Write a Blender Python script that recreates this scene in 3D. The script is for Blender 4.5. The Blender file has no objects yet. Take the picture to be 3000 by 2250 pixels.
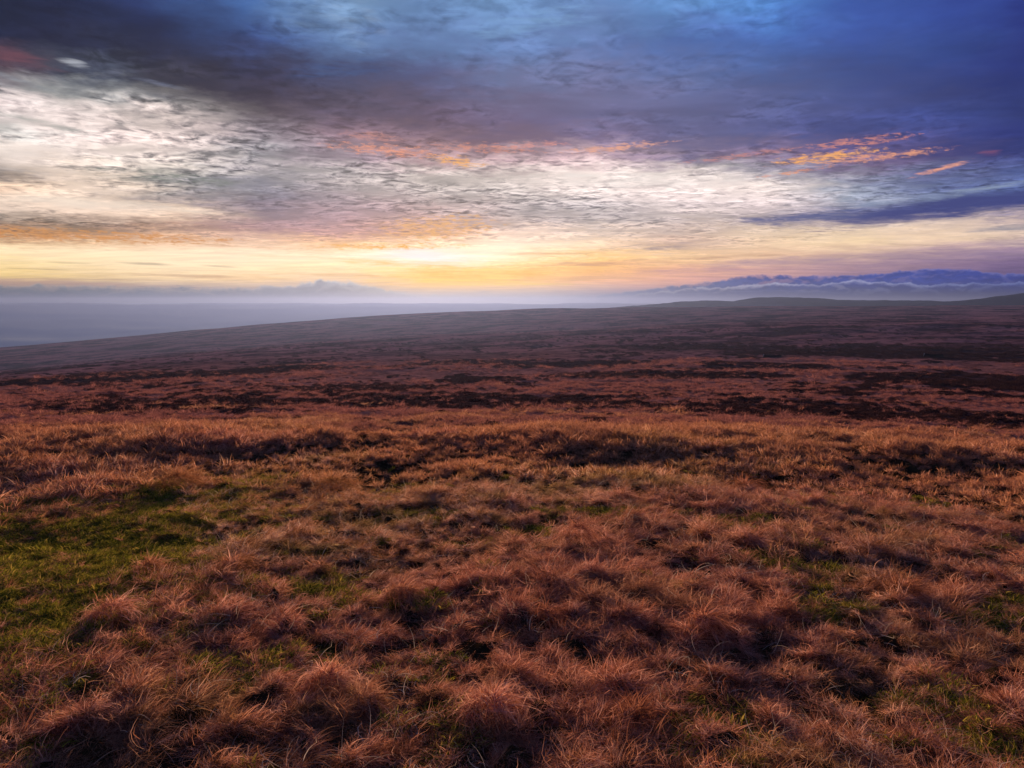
import bpy, math, random
import numpy as np
from mathutils import Vector, Matrix

random.seed(7)
rng = np.random.default_rng(11)
scene = bpy.context.scene
COL = scene.collection
R = math.radians

# ------------------------------------------------------------------ camera
EYE = 3.3                        # eye height above the ground at the origin
cam_d = bpy.data.cameras.new('camera')
cam_d.sensor_width = 36.0
cam_d.lens = 36.0 * 2224.0 / 3000.0
cam_d.clip_start = 0.05
cam_d.clip_end = 200000.0
cam = bpy.data.objects.new('camera', cam_d)
cam.location = (0, 0, EYE)
cam.rotation_euler = (R(90 - 6.13), 0, 0)
COL.objects.link(cam)
scene.camera = cam

# ------------------------------------------------------------------ exposure
vs = scene.view_settings
scene.display_settings.display_device = 'sRGB'
vs.view_transform = 'Standard'
vs.look = 'None'
vs.exposure = 0.35
vs.gamma = 1.0
vs.use_curve_mapping = False
cy = scene.cycles
cy.use_denoising = True
cy.denoiser = 'OPENIMAGEDENOISE'
cy.denoising_input_passes = 'RGB_ALBEDO_NORMAL'
cy.denoising_prefilter = 'ACCURATE'
cy.max_bounces = 6
cy.diffuse_bounces = 3
cy.transparent_max_bounces = 16
cy.volume_bounces = 1
cy.sample_clamp_indirect = 4.0
scene.render.film_transparent = False

# ------------------------------------------------------------------ sun and sky
SUN_AZ, SUN_EL = -6.4, 5.0       # the sun stands behind thin cloud just left of centre
sd = bpy.data.lights.new('sun', 'SUN')
sd.energy = 5.0
sd.angle = R(5.0)
sd.color = (1.0, 0.70, 0.45)
sun = bpy.data.objects.new('sun', sd)
to_sun = Vector((math.sin(R(SUN_AZ)) * math.cos(R(SUN_EL)), math.cos(R(SUN_AZ)) * math.cos(R(SUN_EL)), math.sin(R(SUN_EL))))
sun.rotation_euler = to_sun.to_track_quat('Z', 'Y').to_euler()
COL.objects.link(sun)

SKY_EL = [-0.5, 0.4, 1.0, 1.7, 2.5, 3.3, 4.2, 5.1, 6.0, 7.0, 8.1, 9.2, 10.4, 11.7, 13.0, 14.4, 16.0, 17.8, 19.8, 22.0]
SKY_AZ = [-36.0, -33.0, -30.0, -27.0, -24.0, -21.0, -18.0, -15.0, -12.0, -9.0, -6.0, -3.0, 0.0, 3.0, 6.0, 9.0, 12.0, 15.0, 18.0, 21.0, 24.0, 27.0, 30.0, 33.0, 36.0]
SKY_ROWS = [
    [(314, 352, 371, 222), (318, 353, 375, 222), (329, 360, 388, 222), (350, 375, 401, 222), (373, 393, 414, 222), (407, 428, 451, 222), (443, 463, 482, 222), (490, 499, 494, 222), (537, 532, 498, 222), (588, 557, 476, 222), (628, 575, 456, 222), (602, 551, 456, 222), (578, 527, 456, 222), (490, 464, 436, 222), (403, 400, 415, 222), (313, 331, 395, 222), (221, 261, 375, 222), (164, 208, 349, 222), (116, 159, 319, 222), (92, 129, 299, 222), (73, 103, 280, 222), (61, 90, 279, 222), (49, 77, 276, 222), (38, 62, 266, 222), (34, 58, 262, 222)],
    [(403, 352, 322, 222), (397, 352, 327, 222), (386, 356, 341, 222), (410, 376, 354, 222), (446, 402, 367, 222), (476, 438, 397, 222), (505, 472, 425, 222), (536, 503, 446, 222), (578, 532, 450, 222), (663, 556, 384, 222), (734, 577, 331, 222), (719, 568, 356, 222), (705, 560, 380, 222), (618, 499, 383, 222), (531, 437, 386, 222), (456, 372, 369, 222), (383, 306, 350, 222), (324, 259, 333, 222), (266, 216, 317, 222), (226, 192, 306, 222), (188, 171, 296, 222), (157, 150, 296, 222), (126, 126, 292, 222), (99, 97, 276, 222), (93, 90, 271, 222)],
    [(585, 442, 242, 222), (560, 425, 251, 228), (511, 402, 271, 247), (535, 425, 295, 248), (583, 462, 318, 244), (602, 483, 329, 231), (617, 505, 346, 222), (616, 520, 379, 222), (642, 537, 382, 226), (768, 560, 260, 243), (878, 581, 161, 255), (876, 591, 213, 253), (874, 601, 264, 253), (791, 544, 299, 243), (709, 486, 334, 234), (653, 427, 326, 229), (601, 368, 312, 223), (531, 325, 309, 222), (454, 286, 309, 222), (385, 261, 308, 222), (315, 238, 307, 222), (255, 202, 302, 222), (199, 164, 291, 222), (156, 123, 273, 222), (144, 112, 267, 222)],
    [(813, 650, 222, 222), (794, 632, 220, 235), (742, 587, 244, 294), (760, 609, 287, 318), (815, 668, 341, 325), (827, 646, 306, 271), (824, 623, 286, 222), (757, 594, 325, 222), (728, 576, 332, 251), (836, 589, 206, 397), (930, 600, 99, 519), (915, 590, 118, 517), (901, 581, 136, 516), (850, 533, 181, 424), (800, 485, 225, 333), (745, 441, 251, 280), (689, 397, 276, 232), (598, 345, 281, 222), (496, 288, 280, 222), (407, 246, 279, 223), (320, 206, 280, 222), (255, 172, 264, 222), (198, 138, 251, 218), (162, 112, 246, 195), (154, 106, 243, 179)],
    [(889, 755, 345, 145), (889, 755, 350, 161), (902, 777, 404, 174), (911, 788, 439, 186), (919, 797, 463, 197), (930, 797, 456, 215), (942, 794, 442, 239), (950, 780, 411, 351), (954, 759, 373, 453), (951, 712, 299, 505), (955, 673, 231, 556), (953, 659, 220, 556), (952, 645, 211, 556), (891, 567, 180, 547), (829, 489, 147, 542), (777, 459, 186, 499), (725, 438, 237, 453), (663, 414, 275, 399), (600, 388, 308, 342), (511, 338, 304, 283), (411, 278, 296, 222), (334, 226, 286, 201), (260, 175, 274, 162), (208, 142, 260, 119), (202, 139, 261, 111)],
    [(907, 776, 446, 121), (912, 783, 442, 111), (919, 793, 463, 111), (929, 804, 486, 111), (939, 812, 510, 111), (939, 809, 516, 189), (945, 814, 532, 255), (957, 826, 530, 311), (974, 853, 563, 332), (990, 899, 720, 215), (1000, 927, 836, 130), (999, 896, 672, 291), (999, 867, 515, 447), (939, 730, 361, 498), (878, 594, 206, 549), (841, 588, 238, 504), (796, 590, 289, 453), (751, 553, 301, 405), (719, 522, 307, 363), (651, 480, 312, 300), (606, 459, 318, 222), (510, 382, 320, 190), (419, 306, 324, 169), (351, 259, 324, 124), (354, 265, 333, 115)],
    [(324, 170, 72, 857), (379, 187, 68, 880), (476, 270, 119, 808), (590, 385, 206, 621), (687, 485, 288, 451), (711, 527, 337, 387), (727, 545, 347, 387), (742, 518, 286, 457), (763, 505, 245, 525), (849, 638, 362, 509), (926, 765, 482, 474), (949, 805, 537, 372), (966, 837, 586, 273), (906, 759, 498, 311), (844, 680, 413, 350), (716, 566, 366, 405), (580, 448, 322, 464), (617, 490, 332, 465), (693, 567, 356, 447), (750, 622, 371, 341), (805, 674, 389, 222), (778, 644, 406, 222), (753, 628, 417, 262), (622, 537, 402, 408), (626, 540, 410, 412)],
    [(397, 342, 250, 524), (303, 255, 184, 634), (239, 180, 122, 728), (263, 180, 121, 662), (373, 252, 173, 510), (403, 263, 213, 450), (418, 272, 255, 394), (438, 282, 258, 426), (458, 291, 252, 459), (504, 309, 217, 554), (554, 339, 198, 639), (633, 467, 326, 609), (712, 595, 456, 576), (671, 577, 444, 535), (626, 554, 430, 498), (566, 494, 388, 525), (517, 441, 351, 552), (551, 473, 357, 509), (581, 504, 362, 451), (584, 511, 367, 403), (567, 502, 369, 385), (592, 524, 404, 362), (595, 523, 419, 333), (514, 443, 375, 333), (342, 300, 311, 333)],
    [(751, 664, 508, 165), (708, 622, 471, 218), (810, 700, 522, 212), (822, 697, 506, 263), (725, 601, 422, 344), (442, 358, 292, 348), (277, 211, 224, 340), (331, 243, 256, 397), (373, 267, 278, 456), (400, 285, 272, 527), (422, 303, 270, 591), (419, 335, 299, 640), (415, 368, 328, 692), (395, 363, 329, 681), (373, 356, 330, 668), (424, 399, 363, 634), (482, 446, 399, 603), (450, 414, 375, 561), (393, 359, 339, 516), (295, 279, 316, 486), (156, 167, 286, 441), (86, 106, 255, 383), (64, 84, 239, 369), (55, 73, 249, 436), (59, 80, 273, 501)],
    [(706, 534, 369, 442), (733, 587, 424, 364), (734, 627, 483, 333), (604, 530, 429, 345), (335, 298, 267, 438), (288, 252, 254, 379), (206, 180, 225, 343), (259, 216, 247, 434), (310, 250, 272, 516), (344, 279, 284, 618), (371, 304, 293, 712), (357, 312, 303, 744), (342, 320, 314, 778), (356, 341, 337, 744), (376, 366, 363, 712), (474, 450, 436, 652), (598, 555, 528, 567), (615, 568, 544, 515), (626, 576, 554, 478), (482, 478, 502, 499), (288, 342, 417, 549), (182, 222, 336, 477), (110, 146, 298, 472), (89, 129, 314, 545), (93, 138, 323, 553)],
    [(512, 453, 409, 238), (382, 340, 307, 327), (614, 530, 444, 463), (521, 462, 390, 678), (296, 291, 271, 875), (241, 241, 258, 674), (219, 216, 261, 443), (272, 253, 281, 544), (318, 287, 300, 639), (344, 316, 320, 708), (369, 346, 340, 775), (383, 361, 353, 749), (397, 376, 366, 725), (513, 479, 461, 647), (639, 589, 564, 554), (735, 672, 643, 431), (814, 740, 708, 311), (782, 714, 678, 348), (724, 666, 625, 435), (503, 489, 499, 438), (261, 286, 366, 389), (156, 179, 301, 371), (101, 117, 269, 389), (72, 98, 286, 422), (57, 79, 258, 349)],
    [(673, 649, 615, 206), (716, 659, 610, 170), (726, 660, 613, 207), (649, 594, 547, 458), (482, 454, 415, 802), (360, 346, 338, 817), (317, 301, 319, 773), (336, 318, 331, 708), (353, 332, 340, 668), (389, 363, 362, 683), (424, 395, 385, 699), (466, 434, 421, 650), (509, 473, 458, 598), (642, 588, 566, 471), (774, 701, 672, 344), (707, 644, 621, 392), (594, 548, 532, 488), (443, 421, 436, 497), (300, 289, 342, 459), (218, 193, 282, 398), (177, 131, 233, 389), (136, 103, 236, 385), (73, 71, 241, 297), (38, 49, 214, 226), (35, 46, 215, 222)],
    [(466, 477, 466, 651), (498, 507, 491, 559), (662, 603, 578, 471), (688, 605, 579, 569), (655, 577, 550, 752), (432, 397, 391, 778), (237, 236, 258, 773), (258, 223, 261, 701), (275, 215, 267, 655), (306, 218, 260, 666), (340, 229, 257, 658), (358, 255, 282, 557), (373, 277, 304, 458), (428, 321, 350, 445), (472, 352, 387, 438), (338, 255, 329, 442), (202, 167, 283, 419), (200, 152, 256, 425), (199, 143, 237, 410), (164, 122, 238, 414), (118, 96, 247, 440), (71, 76, 254, 286), (47, 61, 251, 208), (32, 44, 224, 142), (30, 43, 221, 111)],
    [(520, 463, 452, 556), (638, 578, 570, 562), (616, 565, 548, 677), (582, 523, 501, 703), (529, 472, 450, 775), (399, 348, 351, 730), (219, 189, 219, 690), (201, 156, 190, 528), (202, 129, 169, 418), (208, 131, 171, 487), (208, 131, 171, 538), (198, 128, 183, 388), (184, 124, 194, 222), (189, 133, 219, 222), (191, 142, 246, 222), (163, 136, 264, 222), (134, 130, 276, 222), (119, 122, 279, 222), (104, 114, 286, 222), (85, 98, 284, 234), (68, 84, 279, 221), (55, 77, 282, 192), (44, 65, 261, 133), (33, 48, 211, 111), (32, 47, 211, 111)],
    [(129, 161, 214, 658), (262, 250, 268, 605), (294, 303, 302, 632), (296, 300, 301, 669), (223, 210, 209, 728), (168, 150, 157, 549), (92, 70, 94, 270), (111, 84, 123, 281), (111, 81, 133, 222), (121, 87, 147, 222), (129, 91, 160, 222), (137, 103, 192, 222), (144, 114, 223, 222), (146, 127, 256, 222), (147, 141, 289, 222), (139, 138, 285, 222), (131, 134, 280, 222), (118, 127, 285, 222), (104, 119, 288, 222), (89, 105, 281, 216), (73, 91, 273, 175), (60, 78, 254, 123), (47, 62, 223, 111), (31, 46, 216, 111), (30, 44, 219, 111)],
    [(62, 39, 71, 282), (98, 59, 83, 360), (72, 82, 125, 582), (59, 71, 111, 562), (53, 52, 80, 397), (48, 42, 75, 316), (47, 38, 76, 222), (62, 52, 100, 222), (77, 67, 127, 222), (93, 80, 154, 222), (107, 92, 180, 222), (128, 114, 218, 222), (147, 135, 256, 222), (149, 141, 272, 222), (151, 147, 288, 222), (140, 145, 294, 222), (128, 143, 301, 222), (112, 131, 299, 222), (96, 120, 297, 222), (79, 107, 293, 162), (63, 91, 287, 111), (52, 79, 283, 111), (40, 64, 267, 111), (29, 44, 237, 111), (27, 42, 238, 111)],
    [(17, 22, 68, 222), (18, 23, 68, 222), (20, 23, 64, 222), (25, 30, 72, 300), (25, 29, 73, 251), (28, 33, 84, 224), (31, 36, 98, 222), (45, 56, 140, 222), (57, 70, 166, 222), (74, 90, 212, 222), (91, 111, 261, 222), (107, 136, 290, 222), (122, 162, 323, 222), (135, 162, 321, 222), (148, 162, 321, 222), (131, 157, 327, 222), (112, 150, 333, 222), (96, 141, 341, 222), (78, 132, 355, 222), (65, 113, 346, 161), (55, 96, 336, 111), (46, 85, 318, 111), (36, 66, 284, 111), (26, 39, 234, 111), (25, 37, 231, 111)],
    [(14, 20, 58, 222), (14, 20, 58, 222), (17, 24, 77, 222), (18, 27, 86, 222), (19, 28, 95, 222), (29, 53, 165, 241), (38, 75, 238, 292), (69, 129, 301, 277), (97, 177, 365, 222), (99, 175, 366, 222), (104, 181, 382, 222), (112, 195, 411, 222), (121, 210, 442, 222), (119, 195, 420, 222), (116, 179, 400, 222), (102, 169, 410, 222), (87, 159, 427, 222), (79, 156, 440, 222), (68, 146, 453, 220), (60, 128, 429, 159), (50, 103, 396, 111), (44, 89, 369, 111), (35, 65, 311, 111), (23, 34, 231, 111), (23, 34, 231, 111)],
    [(14, 20, 58, 222), (14, 20, 58, 222), (17, 25, 80, 222), (20, 33, 115, 222), (25, 46, 165, 222), (39, 86, 256, 222), (55, 133, 361, 222), (105, 201, 405, 278), (148, 263, 450, 332), (134, 245, 453, 307), (125, 236, 464, 293), (137, 260, 502, 261), (148, 284, 540, 222), (136, 252, 497, 222), (123, 219, 456, 222), (112, 230, 493, 222), (103, 244, 534, 222), (93, 233, 559, 222), (85, 231, 592, 219), (67, 166, 505, 157), (51, 112, 428, 111), (45, 92, 383, 111), (35, 64, 311, 111), (23, 34, 231, 111), (23, 34, 231, 111)],
    [(14, 20, 58, 222), (14, 20, 58, 222), (17, 25, 79, 222), (20, 33, 112, 222), (25, 46, 163, 222), (38, 84, 253, 222), (55, 132, 358, 222), (108, 208, 416, 277), (162, 283, 468, 332), (143, 258, 465, 276), (125, 236, 464, 222), (142, 273, 511, 222), (159, 309, 558, 222), (138, 265, 520, 222), (118, 221, 481, 222), (110, 232, 511, 222), (102, 246, 545, 222), (94, 240, 572, 222), (85, 229, 590, 217), (66, 164, 502, 155), (51, 111, 426, 111), (45, 91, 382, 111), (34, 62, 307, 111), (23, 34, 231, 111), (23, 34, 231, 111)],
]


class NT:
    """tiny helper to write node trees as expressions"""
    def __init__(s, nt):
        s.nt = nt; s.N = nt.nodes; s.L = nt.links
    def put(s, sock, v):
        if isinstance(v, bpy.types.NodeSocket):
            s.L.new(v, sock)
        elif v is not None:
            if sock.type == 'RGBA' and not isinstance(v, (int, float)) and len(v) == 3:
                v = (*v, 1)
            elif sock.type == 'VECTOR' and isinstance(v, (int, float)):
                v = (v, v, v)
            sock.default_value = v
    def m(s, op, a, b=None, c=None, clamp=False):
        n = s.N.new('ShaderNodeMath'); n.operation = op; n.use_clamp = clamp
        for i, v in enumerate((a, b, c)):
            if v is not None: s.put(n.inputs[i], v)
        return n.outputs[0]
    def vm(s, op, a, b=None, scale=None):
        n = s.N.new('ShaderNodeVectorMath'); n.operation = op
        s.put(n.inputs[0], a)
        if b is not None: s.put(n.inputs[1], b)
        if scale is not None: s.put(n.inputs['Scale'], scale)
        return n.outputs['Value'] if op in ('LENGTH', 'DOT_PRODUCT', 'DISTANCE') else n.outputs[0]
    def xyz(s, x, y, z=0.0):
        n = s.N.new('ShaderNodeCombineXYZ')
        for i, v in enumerate((x, y, z)): s.put(n.inputs[i], v)
        return n.outputs[0]
    def sep(s, v):
        n = s.N.new('ShaderNodeSeparateXYZ'); s.put(n.inputs[0], v); return n.outputs
    def noise(s, vec, scale, detail=4.0, rough=0.55, dist=0.0, color=False):
        n = s.N.new('ShaderNodeTexNoise'); s.put(n.inputs['Vector'], vec)
        n.inputs['Scale'].default_value = scale; n.inputs['Detail'].default_value = detail
        n.inputs['Roughness'].default_value = rough; n.inputs['Distortion'].default_value = dist
        return n.outputs['Color' if color else 'Fac']
    def mix(s, f, a, b, mode='MIX', clamp=True):
        n = s.N.new('ShaderNodeMix'); n.data_type = 'RGBA'; n.blend_type = mode; n.clamp_factor = clamp
        s.put(n.inputs[0], f); s.put(n.inputs[6], a); s.put(n.inputs[7], b)
        return n.outputs[2]
    def step(s, v, lo, hi, smooth=True):
        n = s.N.new('ShaderNodeMapRange'); n.interpolation_type = 'SMOOTHSTEP' if smooth else 'LINEAR'
        s.put(n.inputs[0], v); s.put(n.inputs[1], lo); s.put(n.inputs[2], hi)
        return n.outputs[0]
    def ramp(s, fac, stops, interp='LINEAR'):
        n = s.N.new('ShaderNodeValToRGB'); cr = n.color_ramp; cr.interpolation = interp
        s.put(n.inputs[0], fac)
        stops = sorted(stops)
        while len(cr.elements) < len(stops): cr.elements.new(0.5)
        for e, (p, c) in zip(cr.elements, stops):
            e.position = min(1, max(0, p))
        for e, (p, c) in zip(cr.elements, stops):
            e.color = (c, c, c, 1) if isinstance(c, (int, float)) else (tuple(c) + (1,))[:4]
        return n.outputs

def lin(h):
    v = [int(h[i:i + 2], 16) / 255 for i in (0, 2, 4)]
    return tuple(c / 12.92 if c < .04045 else ((c + .055) / 1.055) ** 2.4 for c in v)

world = bpy.data.worlds.new('World')
scene.world = world
world.use_nodes = True
wt = world.node_tree
wt.nodes.clear()
W = NT(wt)
geo = W.N.new('ShaderNodeTexCoord')
D = geo.outputs['Generated']
dx, dy, dz = W.sep(D)
hyp = W.m('SQRT', W.m('ADD', W.m('MULTIPLY', dx, dx), W.m('MULTIPLY', dy, dy)))
AZ = W.m('MULTIPLY', W.m('ARCTAN2', dx, dy), 180 / math.pi)
EL = W.m('MULTIPLY', W.m('ARCTAN2', dz, hyp), 180 / math.pi)
# cloud-deck coordinates: where the ray meets a flat layer overhead
inv = W.m('DIVIDE', 1.0, W.m('MAXIMUM', W.m('ADD', dz, 0.055), 0.05))
P = W.xyz(W.m('MULTIPLY', dx, inv), W.m('MULTIPLY', dy, inv), 0.0)
# soft warps of the cloud fields
w1 = W.sep(W.noise(P, 1.6, 5, 0.6, color=True))
w2 = W.sep(W.noise(W.vm('ADD', P, (13.1, 4.2, 0)), 7.0, 4, 0.6, color=True))
elf = W.m('ADD', 0.25, W.m('MULTIPLY', EL, 0.075))                # warps shrink towards the horizon
def c0(v, k): return W.m('MULTIPLY', W.m('SUBTRACT', v, 0.5), k)
AZw = W.m('ADD', AZ, W.m('ADD', c0(w1[0], 7.0), c0(w2[0], 4.0)))
ELw = W.m('ADD', EL, W.m('MULTIPLY', elf, W.m('ADD', c0(w1[1], 1.6), c0(w2[1], 1.9))))
U = W.m('DIVIDE', W.m('ADD', AZw, 40.0), 80.0, clamp=True)
col = None
for k, (e, row) in enumerate(zip(SKY_EL, SKY_ROWS)):
    st = []
    for a, t in zip(SKY_AZ, row):
        st.append(((a + 40) / 80, tuple(c / 1000 for c in t)))
    o = W.ramp(U, st)
    if col is None:
        col, amp = o[0], o[1]
    else:
        f = W.step(ELw, SKY_EL[k - 1], e, smooth=False)
        col = W.mix(f, col, o[0])
        amp = W.m('ADD', amp, W.m('MULTIPLY', f, W.m('SUBTRACT', o[1], amp)))
# mottling: cells and streaks of altocumulus, only as strong as the field says
m1 = W.noise(W.vm('MULTIPLY', P, (1.0, 0.85, 1)), 9.0, 5, 0.58, 0.5)
m2 = W.noise(W.vm('MULTIPLY', P, (0.8, 1.0, 1)), 19.0, 4, 0.55, 0.3)
m3 = W.noise(W.vm('MULTIPLY', P, (0.55, 1.6, 1)), 3.2, 6, 0.62, 0.3)
mm = W.m('ADD', W.m('MULTIPLY', m1, 0.62), W.m('ADD', W.m('MULTIPLY', m2, 0.26), W.m('MULTIPLY', m3, 0.12)))
mm = W.step(mm, 0.37, 0.57)
mo = W.noise(W.vm('ADD', W.vm('MULTIPLY', P, (1.0, 0.85, 1)), (0.004, 0.03, 0)), 9.0, 5, 0.58, 0.5)
relief = W.m('MULTIPLY', W.m('SUBTRACT', m1, mo), 5.0)
big = W.step(W.noise(W.vm('ADD', P, (51, 3, 0)), 2.3, 4, 0.6), 0.36, 0.62)
amp = W.m('MULTIPLY', W.m('MULTIPLY', amp, W.m('ADD', 0.25, W.m('MULTIPLY', big, 1.0))), W.m('ADD', 0.35, W.m('MULTIPLY', W.step(EL, 2.0, 8.0), 0.65)))
amp = W.m('MULTIPLY', amp, W.step(amp, 0.03, 0.30))
lo = W.m('SUBTRACT', 1.0, W.m('MULTIPLY', amp, 0.62))
gain = W.m('ADD', lo, W.m('MULTIPLY', mm, W.m('SUBTRACT', W.m('ADD', 1.0, W.m('MULTIPLY', amp, 0.66)), lo)))
col = W.vm('SCALE', col, scale=gain)
col = W.vm('SCALE', col, scale=W.m('MAXIMUM', 0.3, W.m('ADD', 1.0, W.m('MULTIPLY', relief, W.m('MULTIPLY', amp, 0.36)))))
m4 = W.noise(W.vm('MULTIPLY', P, (0.6, 1.4, 1)), 2.6, 3, 0.5, 0.4)
soft = W.m('ADD', 0.72, W.m('MULTIPLY', m4, 0.56))
col = W.vm('SCALE', col, scale=soft)
lum = W.vm('DOT_PRODUCT', col, (0.3, 0.55, 0.15))
col = W.vm('SCALE', col, scale=W.m('MINIMUM', 1.22, W.m('MAXIMUM', 0.72, W.m('POWER', W.m('DIVIDE', W.m('MAXIMUM', lum, 0.01), 0.21), 0.20))))
col = W.mix(1.0, col, W.mix(W.step(lum, 0.15, 0.5), (1, 1, 1), (1.02, 0.945, 0.92)), 'MULTIPLY')
tint = W.mix(W.m('MULTIPLY', W.m('SUBTRACT', 1.0, mm), amp), (1, 1, 1), (0.98, 0.95, 1.02))
col = W.mix(1.0, col, tint, 'MULTIPLY')

# single cloud streaks and lit flecks: (az, el), half width, half height in degrees, tilt, colour, strength, break-up
fx = W.noise(W.xyz(W.m('MULTIPLY', AZ, 1.3), W.m('ADD', W.m('MULTIPLY', EL, 5.5), W.m('MULTIPLY', AZ, 0.25)), 0), 1.0, 6, 0.68, 0.5)
fy = W.noise(W.xyz(W.m('MULTIPLY', AZ, 0.35), W.m('MULTIPLY', EL, 3.0), 7), 1.0, 4, 0.6, 0.5)
fz = W.step(W.noise(W.xyz(W.m('MULTIPLY', AZ, 1.6), W.m('MULTIPLY', EL, 7.0), 21), 1.0, 4, 0.65, 0.5), 0.35, 0.62)
def fleck(a, e, w, h, tilt, hexc, k, br=0.5, sharp=0.10):
    global col
    ca, sa = math.cos(R(tilt)), math.sin(R(tilt))
    A = W.m('SUBTRACT', AZ, a); E = W.m('SUBTRACT', EL, e)
    x = W.m('ADD', W.m('MULTIPLY', A, ca / w), W.m('MULTIPLY', E, sa / w))
    y = W.m('SUBTRACT', W.m('MULTIPLY', E, ca / h), W.m('MULTIPLY', A, sa / h))
    r = W.m('ADD', W.m('MULTIPLY', x, x), W.m('MULTIPLY', y, y))
    env = W.m('SUBTRACT', 1.0, r)
    v = W.m('ADD', env, W.m('MULTIPLY', W.m('SUBTRACT', fx if br > 0.6 else fy, 0.52), br * 9))
    f = W.m('MULTIPLY', W.m('MULTIPLY', W.step(v, -0.1, -0.1 + sharp * 19), k), W.step(r, 2.2, 0.6))
    if br > 0.5:
        f = W.m('MULTIPLY', f, W.m('ADD', 0.35, W.m('MULTIPLY', fz, 0.75)), clamp=True)
    col = W.mix(f, col, lin(hexc))
# dark lenticular streaks low on the left
fleck(-30.03, 2.55, 1.6, .10, -1, '9c8c68', .75, .15)
fleck(-25.44, 2.59, 2.2, .13, -2, '87806a', .9, .12)
fleck(-20.93, 2.51, 1.8, .11, -3, 'a09272', .85, .12)
fleck(-31.74, 2.11, 2.2, .06, -1, '8f7a50', .8, .2)
fleck(-22.72, 1.81, 6.5, .16, -1.2, 'c49c70', .9, .25)
fleck(-29.12, 1.51, 5.0, .10, 0, 'a88858', .7, .3)
fleck(-12.55, 1.98, 5.5, .12, -1, 'd2a060', .75, .3)
fleck(-32.70, 1.24, 9.0, .35, -1, 'bd9684', .9, .15)
fleck(-33.38, 7.77, 3.2, .50, -6, '4a4644', .9, .15)
# yellow-orange bars right of the sun
fleck(-5.58, 3.42, 6.0, .9, 0, 'ffeab8', .5, .15, .2)
fleck(-8.11, 1.86, 8.0, .55, 0, 'fcc850', .7, .3, .2)
fleck(-6.59, 3.52, 3.8, .55, -3, 'fffaf2', .95, .25)
fleck(-9.34, 2.90, 5.5, .30, -2, 'f0c050', .75, .4)
fleck(-2.55, 2.18, 6.5, .55, 0, 'f2b840', .7, .4)
fleck(0.00, 1.35, 5.0, .14, 0, 'ffe24a', .9, .5)
fleck(-2.04, 2.43, 2.0, .14, 0, 'fff080', .9, .5)
fleck(5.09, 1.80, 7.0, .25, 1, 'd8a878', .6, .4)
fleck(11.29, 4.06, 5.0, .38, 3, '7c7880', .85, .45)
fleck(3.05, 3.64, 5.0, .16, 1, 'd89c68', .7, .5)
fleck(7.10, 2.87, 6.0, .20, 1, 'cc9a78', .75, .5)
fleck(14.00, 2.31, 7.0, .24, 1, 'b48c94', .75, .4)
fleck(27.06, 3.02, 13.0, .75, 2, '92809a', .85, .25, .15)
fleck(18.44, 2.84, 7.0, .35, 2, 'a48c98', .75, .35)
fleck(-15.40, 3.27, 5.0, .14, -1, 'e8b868', .6, .5)
fleck(-19.54, 3.90, 6.0, .12, -2, 'd8a878', .6, .6)
fleck(14.92, 3.28, 6.0, .22, 2, 'b89474', .7, .4)
# warm light spread through the cloud round the lit undersides
fleck(-5.99, 11.16, 10, 1.0, -1, '9c7480', .45, .3, .2)
fleck(23.23, 9.86, 8, 1.0, 2, '7c6288', .5, .3, .2)
fleck(-29.93, 4.28, 11, .7, -1, 'b08860', .4, .3, .2)
fleck(6.25, 10.93, 8, .7, 2, '98748a', .4, .3, .2)
# orange undersides
fleck(-30.31, 4.31, 9.0, .42, -1, 'd89850', .85, .95, .06)
fleck(-23.47, 4.37, 5.0, .30, -2, 'd89850', .8, .95, .06)
fleck(-5.56, 5.46, 4.5, 1.0, 4, 'ecb468', .75, .95, .06)
fleck(-8.83, 4.09, 6.0, .30, 1, 'f0b040', .9, .7, .08)
fleck(-4.26, 10.25, 2.4, .42, -8, 'f6b060', .85, .75, .06)
fleck(-9.20, 10.85, 4.5, .45, -3, 'e89a80', .85, .85, .07)
fleck(-2.01, 11.10, 4.5, .40, -2, 'd88e78', .7, .85, .07)
fleck(-10.16, 11.74, 2.6, .40, -3, 'c88c84', .7, .75, .07)
fleck(7.48, 11.06, 4.2, .30, 4, 'e8a890', .85, .75, .06)
fleck(1.50, 11.34, 3.0, .30, 2, 'd8948c', .8, .75, .07)
fleck(16.59, 10.20, 5.0, .22, 5, 'c88884', .75, .75, .07)
fleck(21.95, 9.77, 3.6, .40, 3, 'fab068', .9, .70, .06)
fleck(25.32, 9.57, 4.0, .30, 2, 'eaa080', .85, .70, .06)
fleck(24.04, 10.60, 3.6, .32, 2, 'd88c80', .85, .85, .07)
fleck(28.94, 8.52, 1.9, .20, 12, 'e8a088', .9, .55, .05)
fleck(31.60, 9.25, .9, .22, 0, 'a05a70', .8, .4)
fleck(20.46, 8.97, 3.0, .15, 6, 'e89870', .8, .85, .07)
# white gleams and dark patches in the upper left
fleck(-29.01, 14.77, 1.2, .30, -10, 'b8bcc6', .85, .35)
fleck(-31.98, 13.34, 2.2, .24, -10, '9ca4b0', .75, .35)
fleck(-26.98, 14.45, 1.0, .30, 12, '8c90a8', .7, .35)
fleck(-31.90, 14.61, 2.4, .55, -8, '7a4c58', .7, .35)
fleck(-24.08, 14.17, 2.2, .18, -6, '7c84a0', .6, .35)
fleck(-31.04, 11.06, 4.0, .28, -8, '7e8c86', .75, .45)
fleck(-23.72, 8.33, 6.5, .60, -2, '747c74', .8, .6)
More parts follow.
